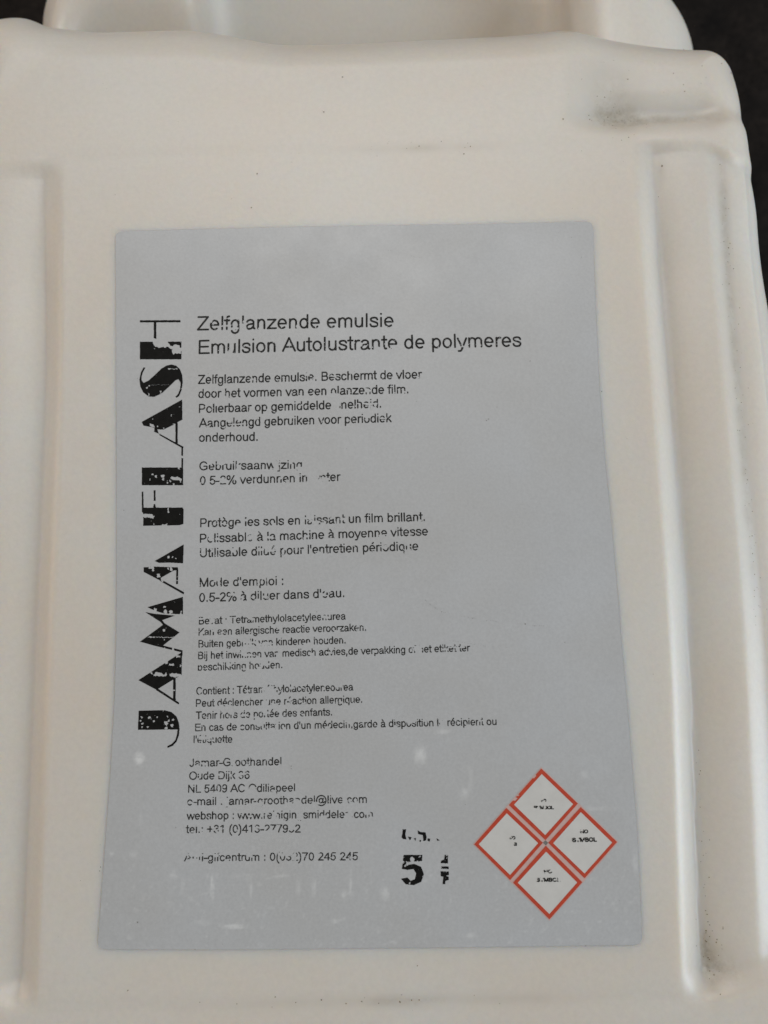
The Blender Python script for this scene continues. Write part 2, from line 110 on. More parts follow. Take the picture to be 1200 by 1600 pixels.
SCRATCHES = [[(5.84,68.33),(8.08,68.11),(10.31,67.6),(13.35,66.47),(14.74,66.28)],[(13.17,-7.91),(16.5,-10.33),(20.38,-11.32),(25.57,-12.21),(33.33,-13.29),(37.21,-13.63)],[(17.62,-16.04),(25.36,-17.49),(30.53,-17.86)],[(-29.41,68.51),(-28.42,68.19)],[(-27.96,63.28),(-25.58,62.77)]]
VOXEL = 0.7


# ------------------------------------------------------------------ helpers
def ss(a, b, x):
    t = np.clip((x - a) / (b - a), 0, 1)
    return t * t * (3 - 2 * t)


def smax(a, b, r):
    return np.minimum(-r, np.maximum(a, b)) + np.sqrt(np.maximum(a + r, 0) ** 2 + np.maximum(b + r, 0) ** 2)


def smin(a, b, r):
    return -smax(-a, -b, r)


def rbox(x, y, z, c, h, r):
    qx = np.abs(x - c[0]) - h[0] + r
    qy = np.abs(y - c[1]) - h[1] + r
    qz = np.abs(z - c[2]) - h[2] + r
    out = np.sqrt(np.maximum(qx, 0) ** 2 + np.maximum(qy, 0) ** 2 + np.maximum(qz, 0) ** 2)
    return out + np.minimum(np.maximum(np.maximum(qx, qy), qz), 0) - r


def value_noise(x, y, scale, seed):
    r = np.random.default_rng(seed)
    g = r.random((64, 64))
    u, v = x / scale, y / scale
    i, j = np.floor(u).astype(int), np.floor(v).astype(int)
    fu, fv = u - i, v - j
    fu, fv = fu * fu * (3 - 2 * fu), fv * fv * (3 - 2 * fv)
    i0, j0, i1, j1 = i % 64, j % 64, (i + 1) % 64, (j + 1) % 64
    return (g[i0, j0] * (1 - fu) * (1 - fv) + g[i1, j0] * fu * (1 - fv) + g[i0, j1] * (1 - fu) * fv + g[i1, j1] * fu * fv)


def new_mesh(name, verts, faces, mats, smooth=False, mat_index=None):
    verts = np.asarray(verts, dtype=np.float64) * MM
    faces = np.asarray(faces, dtype=np.int64)
    k = faces.shape[1]
    me = bpy.data.meshes.new(name)
    me.vertices.add(len(verts))
    me.vertices.foreach_set('co', verts.ravel().astype(np.float32))
    me.loops.add(faces.size)
    me.loops.foreach_set('vertex_index', faces.ravel().astype(np.int32))
    me.polygons.add(len(faces))
    me.polygons.foreach_set('loop_start', np.arange(0, faces.size, k, dtype=np.int32))
    if mat_index is not None:
        me.polygons.foreach_set('material_index', np.asarray(mat_index, dtype=np.int32))
    me.polygons.foreach_set('use_smooth', np.full(len(faces), smooth, dtype=bool))
    for m in mats:
        me.materials.append(m)
    me.update(calc_edges=True)
    return me


def link(name, me, parent=None):
    o = bpy.data.objects.new(name, me)
    COL.objects.link(o)
    if parent is not None:
        o.parent = parent
    return o


def attr(me, name, values):
    a = me.attributes.new(name, 'FLOAT', 'POINT')
    a.data.foreach_set('value', np.asarray(values, dtype=np.float32))


# ------------------------------------------------------------------ materials
def material(name):
    m = bpy.data.materials.new(name)
    m.use_nodes = True
    nt = m.node_tree
    return m, nt, nt.nodes['Principled BSDF']


def node(nt, kind, **kw):
    n = nt.nodes.new(kind)
    for k, v in kw.items():
        setattr(n, k, v)
    return n


def noise(nt, scale, detail=3.0, rough=0.55):
    tc = node(nt, 'ShaderNodeTexCoord')
    n = node(nt, 'ShaderNodeTexNoise')
    n.inputs['Scale'].default_value = scale
    n.inputs['Detail'].default_value = detail
    n.inputs['Roughness'].default_value = rough
    nt.links.new(tc.outputs['Object'], n.inputs['Vector'])
    return n


def ramp(nt, src, a, b, c0=(0, 0, 0, 1), c1=(1, 1, 1, 1)):
    r = node(nt, 'ShaderNodeValToRGB')
    r.color_ramp.elements[0].position, r.color_ramp.elements[1].position = a, b
    r.color_ramp.elements[0].color, r.color_ramp.elements[1].color = c0, c1
    nt.links.new(src, r.inputs[0])
    return r


def mix(nt, fac, a, b, blend='MIX'):
    n = node(nt, 'ShaderNodeMix', data_type='RGBA', blend_type=blend)
    for sock, v in ((n.inputs[0], fac), (n.inputs[6], a), (n.inputs[7], b)):
        if isinstance(v, (int, float)):
            sock.default_value = v
        elif isinstance(v, tuple):
            sock.default_value = v
        else:
            nt.links.new(v, sock)
    return n.outputs[2]


def math_node(nt, op, a, b):
    n = node(nt, 'ShaderNodeMath', operation=op)
    for sock, v in ((n.inputs[0], a), (n.inputs[1], b)):
        if isinstance(v, (int, float)):
            sock.default_value = v
        else:
            nt.links.new(v, sock)
    return n.outputs[0]


def plastic_material():
    m, nt, b = material("milky_plastic")
    big = ramp(nt, noise(nt, 22, 3).outputs['Fac'], 0.35, 0.68, (0.74, 0.682, 0.602, 1), (0.74, 0.71, 0.652, 1))
    fine = ramp(nt, noise(nt, 900, 4, 0.7).outputs['Fac'], 0.3, 0.7, (0.94, 0.94, 0.94, 1), (1, 1, 1, 1))
    col = mix(nt, 1.0, big.outputs[0], fine.outputs[0], 'MULTIPLY')
    g = node(nt, 'ShaderNodeAttribute', attribute_name='grime')
    gn = ramp(nt, noise(nt, 900, 6, 0.75).outputs['Fac'], 0.42, 0.72)
    gs = ramp(nt, noise(nt, 160, 4, 0.6).outputs['Fac'], 0.3, 0.7)
    soft = math_node(nt, 'MULTIPLY', g.outputs['Fac'], math_node(nt, 'MULTIPLY', gs.outputs[0], 0.46))
    col = mix(nt, soft, col, (0.34, 0.275, 0.18, 1))
    hard = math_node(nt, 'MULTIPLY', g.outputs['Fac'], math_node(nt, 'MULTIPLY', gn.outputs[0], 0.30))
    col = mix(nt, hard, col, (0.22, 0.165, 0.085, 1))
    nt.links.new(col, b.inputs['Base Color'])
    b.inputs['Roughness'].default_value = 0.38
    b.inputs['IOR'].default_value = 1.5
    b.inputs['Subsurface Weight'].default_value = 1.0
    b.inputs['Subsurface Radius'].default_value = (1.0, 0.7, 0.42)
    b.inputs['Subsurface Scale'].default_value = 0.005
    bump = node(nt, 'ShaderNodeBump')
    bump.inputs['Strength'].default_value = 0.16
    bump.inputs['Distance'].default_value = 0.0002
    dents = math_node(nt, 'MULTIPLY', noise(nt, 75, 2).outputs['Fac'], 2.2)
    nt.links.new(math_node(nt, 'ADD', noise(nt, 900, 4, 0.65).outputs['Fac'], dents), bump.inputs['Height'])
    nt.links.new(bump.outputs[0], b.inputs['Normal'])
    return m


def label_material():
    m, nt, b = material("silver_grey_label_film")
    big = ramp(nt, noise(nt, 35, 4, 0.6).outputs['Fac'], 0.3, 0.7, (0.488, 0.486, 0.476, 1), (0.513, 0.522, 0.528, 1))
    fine = ramp(nt, noise(nt, 1700, 3, 0.7).outputs['Fac'], 0.25, 0.75, (0.91, 0.91, 0.91, 1), (1.05, 1.05, 1.05, 1))
    col = mix(nt, 1.0, big.outputs[0], fine.outputs[0], 'MULTIPLY')
    s = node(nt, 'ShaderNodeAttribute', attribute_name='scuff')
    sn = ramp(nt, noise(nt, 420, 4, 0.7).outputs['Fac'], 0.30, 0.55)
    col = mix(nt, math_node(nt, 'MULTIPLY', s.outputs['Fac'], sn.outputs[0]), col, (0.86, 0.86, 0.84, 1))
    nt.links.new(col, b.inputs['Base Color'])
    rr = ramp(nt, noise(nt, 60, 3).outputs['Fac'], 0.3, 0.7, (0.34, 0.34, 0.34, 1), (0.52, 0.52, 0.52, 1))
    nt.links.new(rr.outputs[0], b.inputs['Roughness'])
    b.inputs['IOR'].default_value = 1.55
    bump = node(nt, 'ShaderNodeBump')
    bump.inputs['Strength'].default_value = 0.15
    bump.inputs['Distance'].default_value = 0.0001
    nt.links.new(noise(nt, 900, 4, 0.7).outputs['Fac'], bump.inputs['Height'])
    nt.links.new(bump.outputs[0], b.inputs['Normal'])
    return m


def print_material(name, c0, c1, scale=900, rough=0.5, spec=None):
    m, nt, b = material(name)
    r = ramp(nt, noise(nt, scale, 4, 0.7).outputs['Fac'], 0.3, 0.7, (*c0, 1), (*c1, 1))
    nt.links.new(r.outputs[0], b.inputs['Base Color'])
    b.inputs['Roughness'].default_value = rough
    b.inputs['Specular IOR Level'].default_value = 0.5 if spec is None else spec
    return m


M_PLASTIC = plastic_material()
M_LABEL = label_material()
M_INK = print_material("worn_black_ink", (0.004, 0.004, 0.0035), (0.010, 0.0095, 0.0085), 900, 0.6, 0.12)
M_INK_THIN = print_material("faded_black_ink", (0.009, 0.009, 0.0085), (0.045, 0.044, 0.041), 900, 0.6, 0.12)
M_RED = print_material("red_print", (0.47, 0.044, 0.016), (0.57, 0.068, 0.026))
M_WHITE = print_material("white_print", (0.60, 0.585, 0.55), (0.66, 0.645, 0.61), 300)
M_PINK = print_material("pink_print_bleed", (0.58, 0.38, 0.34), (0.64, 0.45, 0.41))
M_DIRT = print_material("dark_dirt", (0.12, 0.09, 0.05), (0.30, 0.24, 0.15), 600, 0.9)
M_SCRATCH = print_material("grey_scratch", (0.16, 0.155, 0.14), (0.26, 0.25, 0.23), 500, 0.7)

# ------------------------------------------------------------------ shape of the can (millimetres, z = 0 is the front panel)
BACK = -127.0


def front(x, y):
    """height of the front wall"""
    yy = np.clip(y, -90, 100)
    e_r = 65.0 + 1.0 * np.cos(yy / 92.0 * 1.5) - 0.6 * ss(40, 95, yy) * 0 - 2.0 * ss(0, -90, yy)
    e_l = -66.6 - 1.6 * ss(30, 95, yy)
    u = np.maximum(x - e_r, e_l - x)
    deep = 0.30 + 0.70 * ss(93, 60, y)
    rise = np.clip((u - 1.6) / 10.6, 0, 1)
    p = (-4.4 * ss(-3.6, 3.0, u) + 3.0 * (1 - (1 - rise) ** 2.2)) * deep - 1.7 * ss(12.0, 17.2, u) * deep - 0.45 * ss(22.0, 23.2, u)
    y_top = 92.6 - 3.6 * ss(11, 21, u)
    soft = np.where(x < 0, 4.4, 3.0)
    y_bot = -84.0 + 5.0 * ss(4, 22, u)
    g = ss(y_top + 0.4, y_top - soft, y) * ss(y_bot - 1.5, y_bot + 4.6, y)
    z = p * g * np.where(x < 0, 0.78, 1.0)
    inside = ss(4, 0, u)
    z = z - 0.07 * np.exp(-((y - 92.5) / 1.5) ** 2) * inside
    z = z - 0.14 * np.exp(-((y + 84.3) / 1.8) ** 2) * inside
    z = z - 1.6 * ss(95, 135, y)
    # recessed top right corner
    dim = 2.7 * np.where(y > 99.5, np.exp(-((y - 99.5) / 4.4) ** 2), np.exp(-((y - 99.5) / 3.2) ** 2)) * ss(46, 62, x) * (1 - 0.75 * ss(78, 88, x))
    dim = dim + 1.7 * ss(47, 63, x + 0.05 * (y - 100)) * ss(97, 103, y)
    z = z - dim
    # slow unevenness of blown plastic
    w = 0.30 * np.sin(x / 31.0 + 0.6) * np.sin(y / 44.0 + 1.1) + 0.18 * np.sin(x / 17.0 + y / 38.0)
    return z + w


def outline(x, y):
    """signed distance to the outline seen from the front"""
    hx, cy0, cy1, r = 94.6 - (1.9 * ss(40, 78, y) + 1.5 * ss(76, 94, y) - 1.1 * ss(98, 114, y)) * (x > 0), -101.0, 129.2, 9.5
    top = cy1 - 4.6 * ss(50, 84, x) + 1.1 * np.exp(-((x - 52) / 9.0) ** 2) - 0.9 * np.exp(-((x + 8) / 24.0) ** 2) + 4.2 * ss(-14, -42, x) + 3.0 * ss(-58, -82, x)
    cy, hy = (top + cy0) / 2, (top - cy0) / 2
    qx = np.abs(x + 0.2) - hx + r
    qy = np.abs(y - cy) - hy + r
    return np.sqrt(np.maximum(qx, 0) ** 2 + np.maximum(qy, 0) ** 2) + np.minimum(np.maximum(qx, qy), 0) - r


def f_body(x, y, z, zf=None, d2=None):
    if zf is None:
        zf, d2 = front(x, y), outline(x, y)
    f = smax(z - zf, d2, 10.0 + 7.0 * ss(98, 122, y))
    return smax(f, BACK - z, 12.0)


def f_handle(x, y, z):
    f = rbox(x, y - 10.0 * ss(60, 5, x) + 6.0 * ss(62, 96, x), z, (2.0, 132.0, -62.0), (93.0, 41.0, 38.0), 25.0)
    a, b = np.array([-91.0, 113.0, -23.0]), np.array([-64.0, 134.0, -25.0])
    ab = b - a
    t = np.clip(((x - a[0]) * ab[0] + (y - a[1]) * ab[1] + (z - a[2]) * ab[2]) / (ab @ ab), 0, 1)
    shoulder = np.sqrt((x - a[0] - t * ab[0]) ** 2 + (y - a[1] - t * ab[1]) ** 2 + (z - a[2] - t * ab[2]) ** 2) - 18.0
    shoulder = smax(shoulder, 0.9 * (x + 59.0), 7.0)
    f = smin(f, shoulder, 9.0)
    scoop = rbox(x, y, z - 0.75 * (y - 142.0) + 8.0 * ss(-20, 45, x), (7.0, 150.0, -22.0), (51.0, 30.0, 36.0), 14.0)
    f = smax(f, -scoop, 9.0)
    back = rbox(x, y, z, (7.0, 146.0, -124.0), (51.0, 22.0, 36.0), 13.0)
    f = smax(f, -back, 9.0)
    left = rbox(x, y, z - 1.15 * (y - 140.0), (-57.0, 160.0, -16.0), (22.0, 50.0, 33.0), 14.0)
    return smax(f, -left, 7.0)


def f_can(x, y, z, zf=None, d2=None):
    return smin(f_body(x, y, z, zf, d2), f_handle(x, y, z), 7.0)


def surface_nets(h):
    xs = np.arange(-98, 98 + h, h, dtype=np.float32)
    ys = np.arange(-104, 186 + h, h, dtype=np.float32)
    zs = np.arange(BACK - 3, 4 + h, h, dtype=np.float32)
    X, Y = np.meshgrid(xs, ys, indexing='ij')
    zf, d2 = front(X, Y).astype(np.float32), outline(X, Y).astype(np.float32)
    F = np.empty((len(xs), len(ys), len(zs)), dtype=np.float32)
    j0 = int(np.searchsorted(ys, 80.0))
    for k, zz in enumerate(zs):
        b = f_body(X, Y, zz, zf, d2)
        b[:, j0:] = smin(b[:, j0:], f_handle(X[:, j0:], Y[:, j0:], zz), 7.0)
        F[:, :, k] = b
    S = F < 0
    c = np.zeros(tuple(n - 1 for n in S.shape), dtype=np.uint8)
    for a in (0, 1):
        for b in (0, 1):
            for d in (0, 1):
                c += S[a:S.shape[0] - 1 + a, b:S.shape[1] - 1 + b, d:S.shape[2] - 1 + d]
    act = (c > 0) & (c < 8)
    idx = np.full(c.shape, -1, dtype=np.int64)
    I, J, K = np.nonzero(act)
    idx[I, J, K] = np.arange(len(I))
    acc = np.zeros((len(I), 3))
    cnt = np.zeros(len(I))
    for ax in range(3):
        o = [q for q in range(3) if q != ax]
        for a in (0, 1):
            for b in (0, 1):
                off = [0, 0, 0]
                off[o[0]], off[o[1]] = a, b
                off2 = list(off)
                off2[ax] = 1
                f0 = F[I + off[0], J + off[1], K + off[2]]
                f1 = F[I + off2[0], J + off2[1], K + off2[2]]
                m = (f0 < 0) != (f1 < 0)
                t = np.where(m, f0 / np.where(m, f0 - f1, 1), 0)
                p = np.stack([I + off[0], J + off[1], K + off[2]], 1).astype(float)
                p[:, ax] += t
                acc += p * m[:, None]
                cnt += m
    V = acc / cnt[:, None] * h + np.array([xs[0], ys[0], zs[0]])
    quads = []
    for ax in range(3):
        lo, hi = [slice(None)] * 3, [slice(None)] * 3
        lo[ax], hi[ax] = slice(0, -1), slice(1, None)
        A, B = S[tuple(lo)], S[tuple(hi)]
        ch = np.argwhere(A != B)
        o = [(ax + 1) % 3, (ax + 2) % 3]
        flip = A[tuple(ch.T)]
        q = []
        for da, db in ((-1, -1), (0, -1), (0, 0), (-1, 0)):
            p = ch.copy()
            p[:, o[0]] += da
            p[:, o[1]] += db
            q.append(idx[tuple(p.T)])
        q = np.stack(q, 1)
        q[~flip] = q[~flip][:, ::-1]
        quads.append(q)
    Q = np.concatenate(quads)
    return V, Q


def gradient(V, e=0.25):
    x, y, z = V.T
    g = np.stack([f_can(x + e, y, z) - f_can(x - e, y, z), f_can(x, y + e, z) - f_can(x, y - e, z), f_can(x, y, z + e) - f_can(x, y, z - e)], 1) / (2 * e)
    return g


V, Q = surface_nets(VOXEL)
for _ in range(2):
    g = gradient(V)
    d = f_can(*V.T)
    step = (d / np.maximum((g * g).sum(1), 0.2))[:, None] * g
    n = np.linalg.norm(step, axis=1, keepdims=True)
    V = V - step * np.minimum(1, 0.35 / np.maximum(n, 1e-6))
N = gradient(V, 0.15)
N /= np.linalg.norm(N, axis=1, keepdims=True)

can = bpy.data.objects.new("jerrycan", None)
can.location = (0, 0, BACK * MM)
can.empty_display_size = 0.05
COL.objects.link(can)
can["label"] = "milky white plastic jerrycan with grey printed label lying on dark carpet"
can["category"] = "jerrycan"
UP = Vector((0, 0, -BACK * MM))


def grime_at(P):
    x, y, z = P.T
    g = np.zeros(len(P))
    for cx, cy, rx, ry, s in (
            (59, 104, 6, 8, 0.7), (60, 99.5, 6, 2.6, 1.25), (74, 99.3, 14, 2.6, 0.8), (66.5, -78, 1.6, 5.0, 1.3), (69.5, -80, 3.5, 3, 0.9),
            (80.5, -76, 3.0, 2.5, 0.6), (8, -84.3, 7, 1.1, 0.6), (-10, -84.3, 26, 1.0, 0.25), (28, -84.3, 12, 0.9, 0.3), (15, 92.4, 14, 0.9, 0.5),
            (68.2, 86, 1.0, 3.0, 0.5), (85, 112, 6, 5, 0.25), (76, 122, 10, 3, 0.25), (66, -55, 0.7, 18, 0.5)):
        g += s * np.exp(-((x - cx) / rx) ** 2 - ((y - cy) / ry) ** 2)
    ridge = 81.6 - 1.5 * ss(40, 90, y) * 0
    g += 0.75 * np.exp(-((x - ridge) / 1.2) ** 2) * ss(-20, 10, y) * ss(90, 84, y)
    g *= z > -25
    return np.clip(g, 0, 1.4)


def can_part(name, sel):
    Qs = Q[sel]
    used = np.unique(Qs)
    remap = np.full(len(V), -1, dtype=np.int64)
    remap[used] = np.arange(len(used))
    me = new_mesh(name, V[used], remap[Qs], [M_PLASTIC], True)
    attr(me, 'grime', grime_at(V[used]))
    me.normals_split_custom_set_from_vertices(N[used].tolist())
    o = link(name, me, can)
    o.location = UP
    return o


C = V[Q].mean(1)
is_handle = (f_handle(*C.T) < f_body(*C.T)) & (C[:, 1] > 100)
body = can_part("body", ~is_handle)
handle = can_part("handle", is_handle)

# ------------------------------------------------------------------ the label
LIFT = 0.08          # film above the plastic
INK = 0.03           # each printed layer above the film


def label_point(x, y, up=0.0):
    return front(np.asarray(x, float), np.asarray(y, float)) + LIFT + up


def build_label():
    L, R, T, B = (np.array(q) for q in (LABEL_LEFT, LABEL_RIGHT, LABEL_TOP, LABEL_BOTTOM))
    T, B = T[np.argsort(T[:, 0])], B[np.argsort(B[:, 0])]
    L, R = L[np.argsort(L[:, 1])], R[np.argsort(R[:, 1])]
    nr, nc, rad = 380, 270, 1.4
    t = np.linspace(0, 1, nr)
    t = np.sort(np.concatenate([t, 0.5 * (t[:4] + t[1:5]), 0.5 * (t[-5:-1] + t[-4:])]))
    nr = len(t)
    s = np.linspace(0, 1, nc)
    y0 = np.interp(0, B[:, 0], B[:, 1])
    y1 = np.interp(0, T[:, 0], T[:, 1])
    ym = y0 + (y1 - y0) * t
    dy = np.minimum(ym - y0, y1 - ym)
    inset = np.where(dy < rad, rad - np.sqrt(np.maximum(rad ** 2 - (rad - dy) ** 2, 0)), 0)
    xl = np.interp(ym, L[:, 1], L[:, 0]) + inset
    xr = np.interp(ym, R[:, 1], R[:, 0]) - inset
    X = xl[:, None] + (xr - xl)[:, None] * s[None]
    Y = np.interp(X, B[:, 0], B[:, 1]) * (1 - t[:, None]) + np.interp(X, T[:, 0], T[:, 1]) * t[:, None]
    Z = label_point(X, Y)
    verts = np.stack([X, Y, Z], -1).reshape(-1, 3)
    i = np.arange(nr * nc).reshape(nr, nc)
    faces = np.stack([i[:-1, :-1], i[:-1, 1:], i[1:, 1:], i[1:, :-1]], -1).reshape(-1, 4)
    rim = np.concatenate([i[0, :], i[1:, -1], i[-1, -2::-1], i[-2:0:-1, 0]])
    low = verts[rim] - np.array([0, 0, 0.12])
    k = len(verts) + np.arange(len(rim))
    m = k + len(rim)
    skirt = np.stack([k, m, np.roll(m, -1), np.roll(k, -1)], -1)
    verts = np.concatenate([verts, verts[rim], low])
    faces = np.concatenate([faces, skirt])
    me = new_mesh("label", verts, faces, [M_LABEL], True)
    x, y = verts[:, 0], verts[:, 1]
    sc = np.zeros(len(verts))
    for cx, cy, rx, ry, a in SCUFFS:
        wob = 0.6 * (value_noise(x, y, 0.55, 3) - 0.5)
        q = np.sqrt(((x - cx) / max(rx, 0.28)) ** 2 + ((y - cy) / max(ry, 0.28)) ** 2) + wob
        sc = np.maximum(sc, 0.62 * a * ss(1.6, 0.3, q))
    n = value_noise(x, y, 1.1, 9) * value_noise(x, y, 0.5, 10)
    sc = np.maximum(sc, ss(0.45, 0.70, n) * 0.16 * ss(-46, -64, y))
    attr(me, 'scuff', sc)
    o = link("label", me, can)
    o.location = UP
    return o


label = build_label()

# ------------------------------------------------------------------ lettering: a plain grotesque drawn as strokes, 1000 units to the em
def arc(cx, cy, rx, ry, a0, a1, n=12):
    a = np.radians(np.linspace(a0, a1, n))
    return [(cx + rx * math.cos(q), cy + ry * math.sin(q)) for q in a]


def curve(*pts, n=6):
    p = [pts[0], *pts, pts[-1]]
    out = []
    for i in range(1, len(p) - 2):
        a, b, c, d = (np.array(q, float) for q in p[i - 1:i + 3])
        for k in range(n):
            t = k / n
            out.append(tuple(0.5 * (2 * b + (c - a) * t + (2 * a - 5 * b + 4 * c - d) * t * t + (3 * b - a - 3 * c + d) * t ** 3)))
    out.append(pts[-1])
    return out


def dot(x, y):
    return [(x, y), (x + 1, y)]


BOWL = arc(272, 259, 190, 226, 0, 360, 26)
ARCH = [(430, 0), (430, 330)] + arc(275, 330, 155, 155, 0, 172)
GLYPHS = {
    'a': (556, [[(492, 0), (440, 60), (432, 130), (432, 350)] + arc(265, 350, 167, 134, 0, 165, 12), curve((432, 300), (330, 275), (180, 250), (85, 150), (120, 55), (210, 32), (330, 60), (425, 165))]),
    'b': (556, [[(110, 0), (110, 716)], arc(285, 259, 185, 226, 0, 360, 26)]),
    'c': (500, [arc(270, 259, 190, 226, 40, 325, 20)]),
    'd': (556, [[(446, 0), (446, 716)], arc(268, 259, 185, 226, 0, 360, 26)]),
    'e': (556, [[(85, 262), (472, 262)] + arc(278, 262, 194, 226, 0, 308, 24)]),
    'f': (278, [[(130, 0), (130, 590)] + arc(225, 590, 95, 95, 180, 80, 7), [(15, 482), (250, 482)]]),
    'g': (556, [[(446, 519), (446, 10)] + arc(270, 10, 176, 178, 0, -160, 12), arc(266, 259, 182, 226, 0, 360, 26)]),
    'h': (556, [[(110, 0), (110, 716)], ARCH]),
    'i': (222, [[(111, 0), (111, 519)], [(111, 625), (111, 716)]]),
    'j': (222, [[(111, 519), (111, -90), (85, -155), (0, -165)], [(111, 625), (111, 716)]]),
    'k': (500, [[(110, 0), (110, 716)], [(430, 500), (130, 215)], [(235, 300), (455, 0)]]),
    'l': (222, [[(111, 0), (111, 716)]]),
    'm': (833, [[(110, 0), (110, 519)], [(416, 0), (416, 350)] + arc(270, 350, 146, 134, 0, 172), [(725, 0), (725, 350)] + arc(575, 350, 150, 134, 0, 172)]),
    'n': (556, [[(110, 0), (110, 519)], ARCH]),
    'o': (556, [arc(278, 259, 196, 226, 0, 360, 26)]),
    'p': (556, [[(110, -205), (110, 519)], arc(285, 259, 185, 226, 0, 360, 26)]),
    'q': (556, [[(446, -205), (446, 519)], arc(268, 259, 185, 226, 0, 360, 26)]),
    'r': (333, [[(110, 0), (110, 519)], [(110, 330)] + arc(265, 330, 150, 150, 170, 70, 8)]),
    's': (500, [curve((425, 385), (370, 465), (250, 484), (120, 455), (95, 375), (160, 310), (290, 265), (405, 215), (425, 130), (370, 55), (250, 34), (125, 60), (72, 150))]),
    't': (278, [[(135, 660), (135, 110)] + arc(215, 110, 80, 75, 180, 290, 7), [(20, 482), (250, 482)]]),
    'u': (556, [[(445, 0), (445, 519)], [(108, 519), (108, 190)] + arc(270, 190, 162, 155, 180, 352)]),
    'v': (500, [[(35, 519), (250, 25), (465, 519)]]),
    'w': (722, [[(30, 519), (190, 25), (361, 480), (532, 25), (692, 519)]]),
    'x': (500, [[(35, 519), (465, 0)], [(465, 519), (35, 0)]]),
    'y': (500, [[(35, 519), (250, 20)], [(465, 519), (230, -80), (180, -155), (70, -165)]]),
    'z': (500, [[(50, 476), (440, 476), (45, 42), (460, 42)]]),
    'A': (667, [[(25, 0), (333, 700), (642, 0)], [(140, 250), (526, 250)]]),
    'B': (667, [[(120, 42), (120, 674), (390, 674)] + arc(390, 522, 150, 152, 90, -90, 10) + [(120, 370), (400, 370)] + arc(400, 206, 180, 164, 90, -90, 10) + [(120, 42)]]),
    'C': (722, [arc(375, 358, 290, 326, 38, 322, 24)]),
    'D': (722, [[(125, 42), (125, 674), (350, 674)] + arc(350, 358, 280, 316, 90, -90, 16) + [(125, 42)]]),
    'E': (667, [[(610, 42), (125, 42), (125, 674), (590, 674)], [(125, 370), (560, 370)]]),
    'G': (778, [arc(390, 358, 310, 326, 40, 300, 24) + [(660, 110), (660, 330), (420, 330)]]),
    'J': (500, [[(375, 716), (375, 190)] + arc(225, 190, 150, 156, 0, -180, 12)]),
    'K': (667, [[(120, 0), (120, 716)], [(590, 716), (130, 250)], [(270, 400), (620, 0)]]),
    'L': (556, [[(120, 716), (120, 42), (510, 42)]]),
    'M': (833, [[(115, 0), (115, 690), (416, 30), (718, 690), (718, 0)]]),
    'N': (722, [[(120, 0), (120, 680), (602, 36), (602, 716)]]),
    'O': (778, [arc(389, 358, 320, 326, 0, 360, 30)]),
    'P': (667, [[(125, 0), (125, 674), (390, 674)] + arc(390, 490, 180, 184, 90, -90, 12) + [(125, 306)]]),
    'S': (667, [curve((575, 520), (530, 630), (340, 682), (160, 640), (110, 520), (190, 425), (350, 370), (520, 310), (585, 195), (500, 70), (340, 34), (160, 75), (85, 220))]),
    'T': (611, [[(25, 674), (586, 674)], [(305, 0), (305, 674)]]),
    'U': (722, [[(120, 716), (120, 270)] + arc(361, 270, 241, 236, 180, 360, 16) + [(602, 716)]]),
    'Y': (667, [[(25, 716), (333, 310), (642, 716)], [(333, 310), (333, 0)]]),
    'Z': (611, [[(50, 674), (545, 674), (40, 42), (570, 42)]]),
    '0': (556, [arc(278, 355, 190, 318, 0, 360, 26)]),
    '1': (556, [[(120, 560), (260, 640), (325, 716), (325, 0)]]),
    '2': (556, [arc(275, 510, 180, 165, 165, 0, 12) + [(440, 430), (250, 230), (75, 42), (500, 42)]]),
    '3': (556, [arc(265, 528, 165, 148, 160, -90, 12), arc(265, 212, 190, 170, 90, -160, 14)]),
    '4': (556, [[(385, 0), (385, 690), (45, 215), (510, 215)]]),
    '5': (556, [[(470, 674), (145, 674), (95, 330)] + arc(265, 240, 195, 205, 140, -155, 16)]),
    '6': (556, [arc(290, 225, 185, 192, 0, 360, 22), curve((450, 590), (390, 660), (290, 676), (170, 610), (105, 450), (102, 270))]),
    '7': (556, [curve((50, 674), (490, 674), n=1) + [(330, 400), (250, 200), (215, 0)]]),
    '8': (556, [arc(278, 525, 155, 150, 0, 360, 22), arc(278, 205, 188, 172, 0, 360, 22)]),
    '9': (556, [arc(265, 490, 185, 188, 0, 360, 22), curve((452, 450), (440, 230), (370, 90), (260, 36), (150, 60), (95, 130))]),
    '.': (278, [[(139, 0), (139, 95)]]),
    ',': (278, [[(139, 95), (139, 0), (105, -120)]]),
    ':': (278, [[(139, 0), (139, 95)], [(139, 420), (139, 519)]]),
    '-': (333, [[(35, 255), (298, 255)]]),
    "'": (191, [[(96, 470), (96, 716)]]),
    '(': (333, [curve((290, 735), (165, 560), (120, 260), (165, -40), (290, -210))]),
    ')': (333, [curve((45, 735), (170, 560), (215, 260), (170, -40), (45, -210))]),
    '+': (584, [[(292, 110), (292, 580)], [(55, 345), (530, 345)]]),
    '%': (889, [arc(200, 530, 125, 155, 0, 360, 18), arc(690, 165, 125, 155, 0, 360, 18), [(230, -10), (655, 716)]]),
    '@': (1015, [arc(505, 270, 430, 440, -35, 310, 34), arc(480, 265, 170, 190, 0, 360, 20), [(680, 470), (620, 150), (700, 80), (830, 170)]]),
    ' ': (278, []),
}
for ch, base, acc in (('è', 'e', [(190, 720), (300, 600)]), ('à', 'a', [(190, 720), (300, 600)]), ('é', 'e', [(370, 720), (265, 600)])):
    GLYPHS[ch] = (GLYPHS[base][0], GLYPHS[base][1] + [acc])

CELL = 0.05
ENDS = {0: 44, 519: 476, 716: 672, -205: -160, 625: 668}      # round stroke ends stay inside the letter height


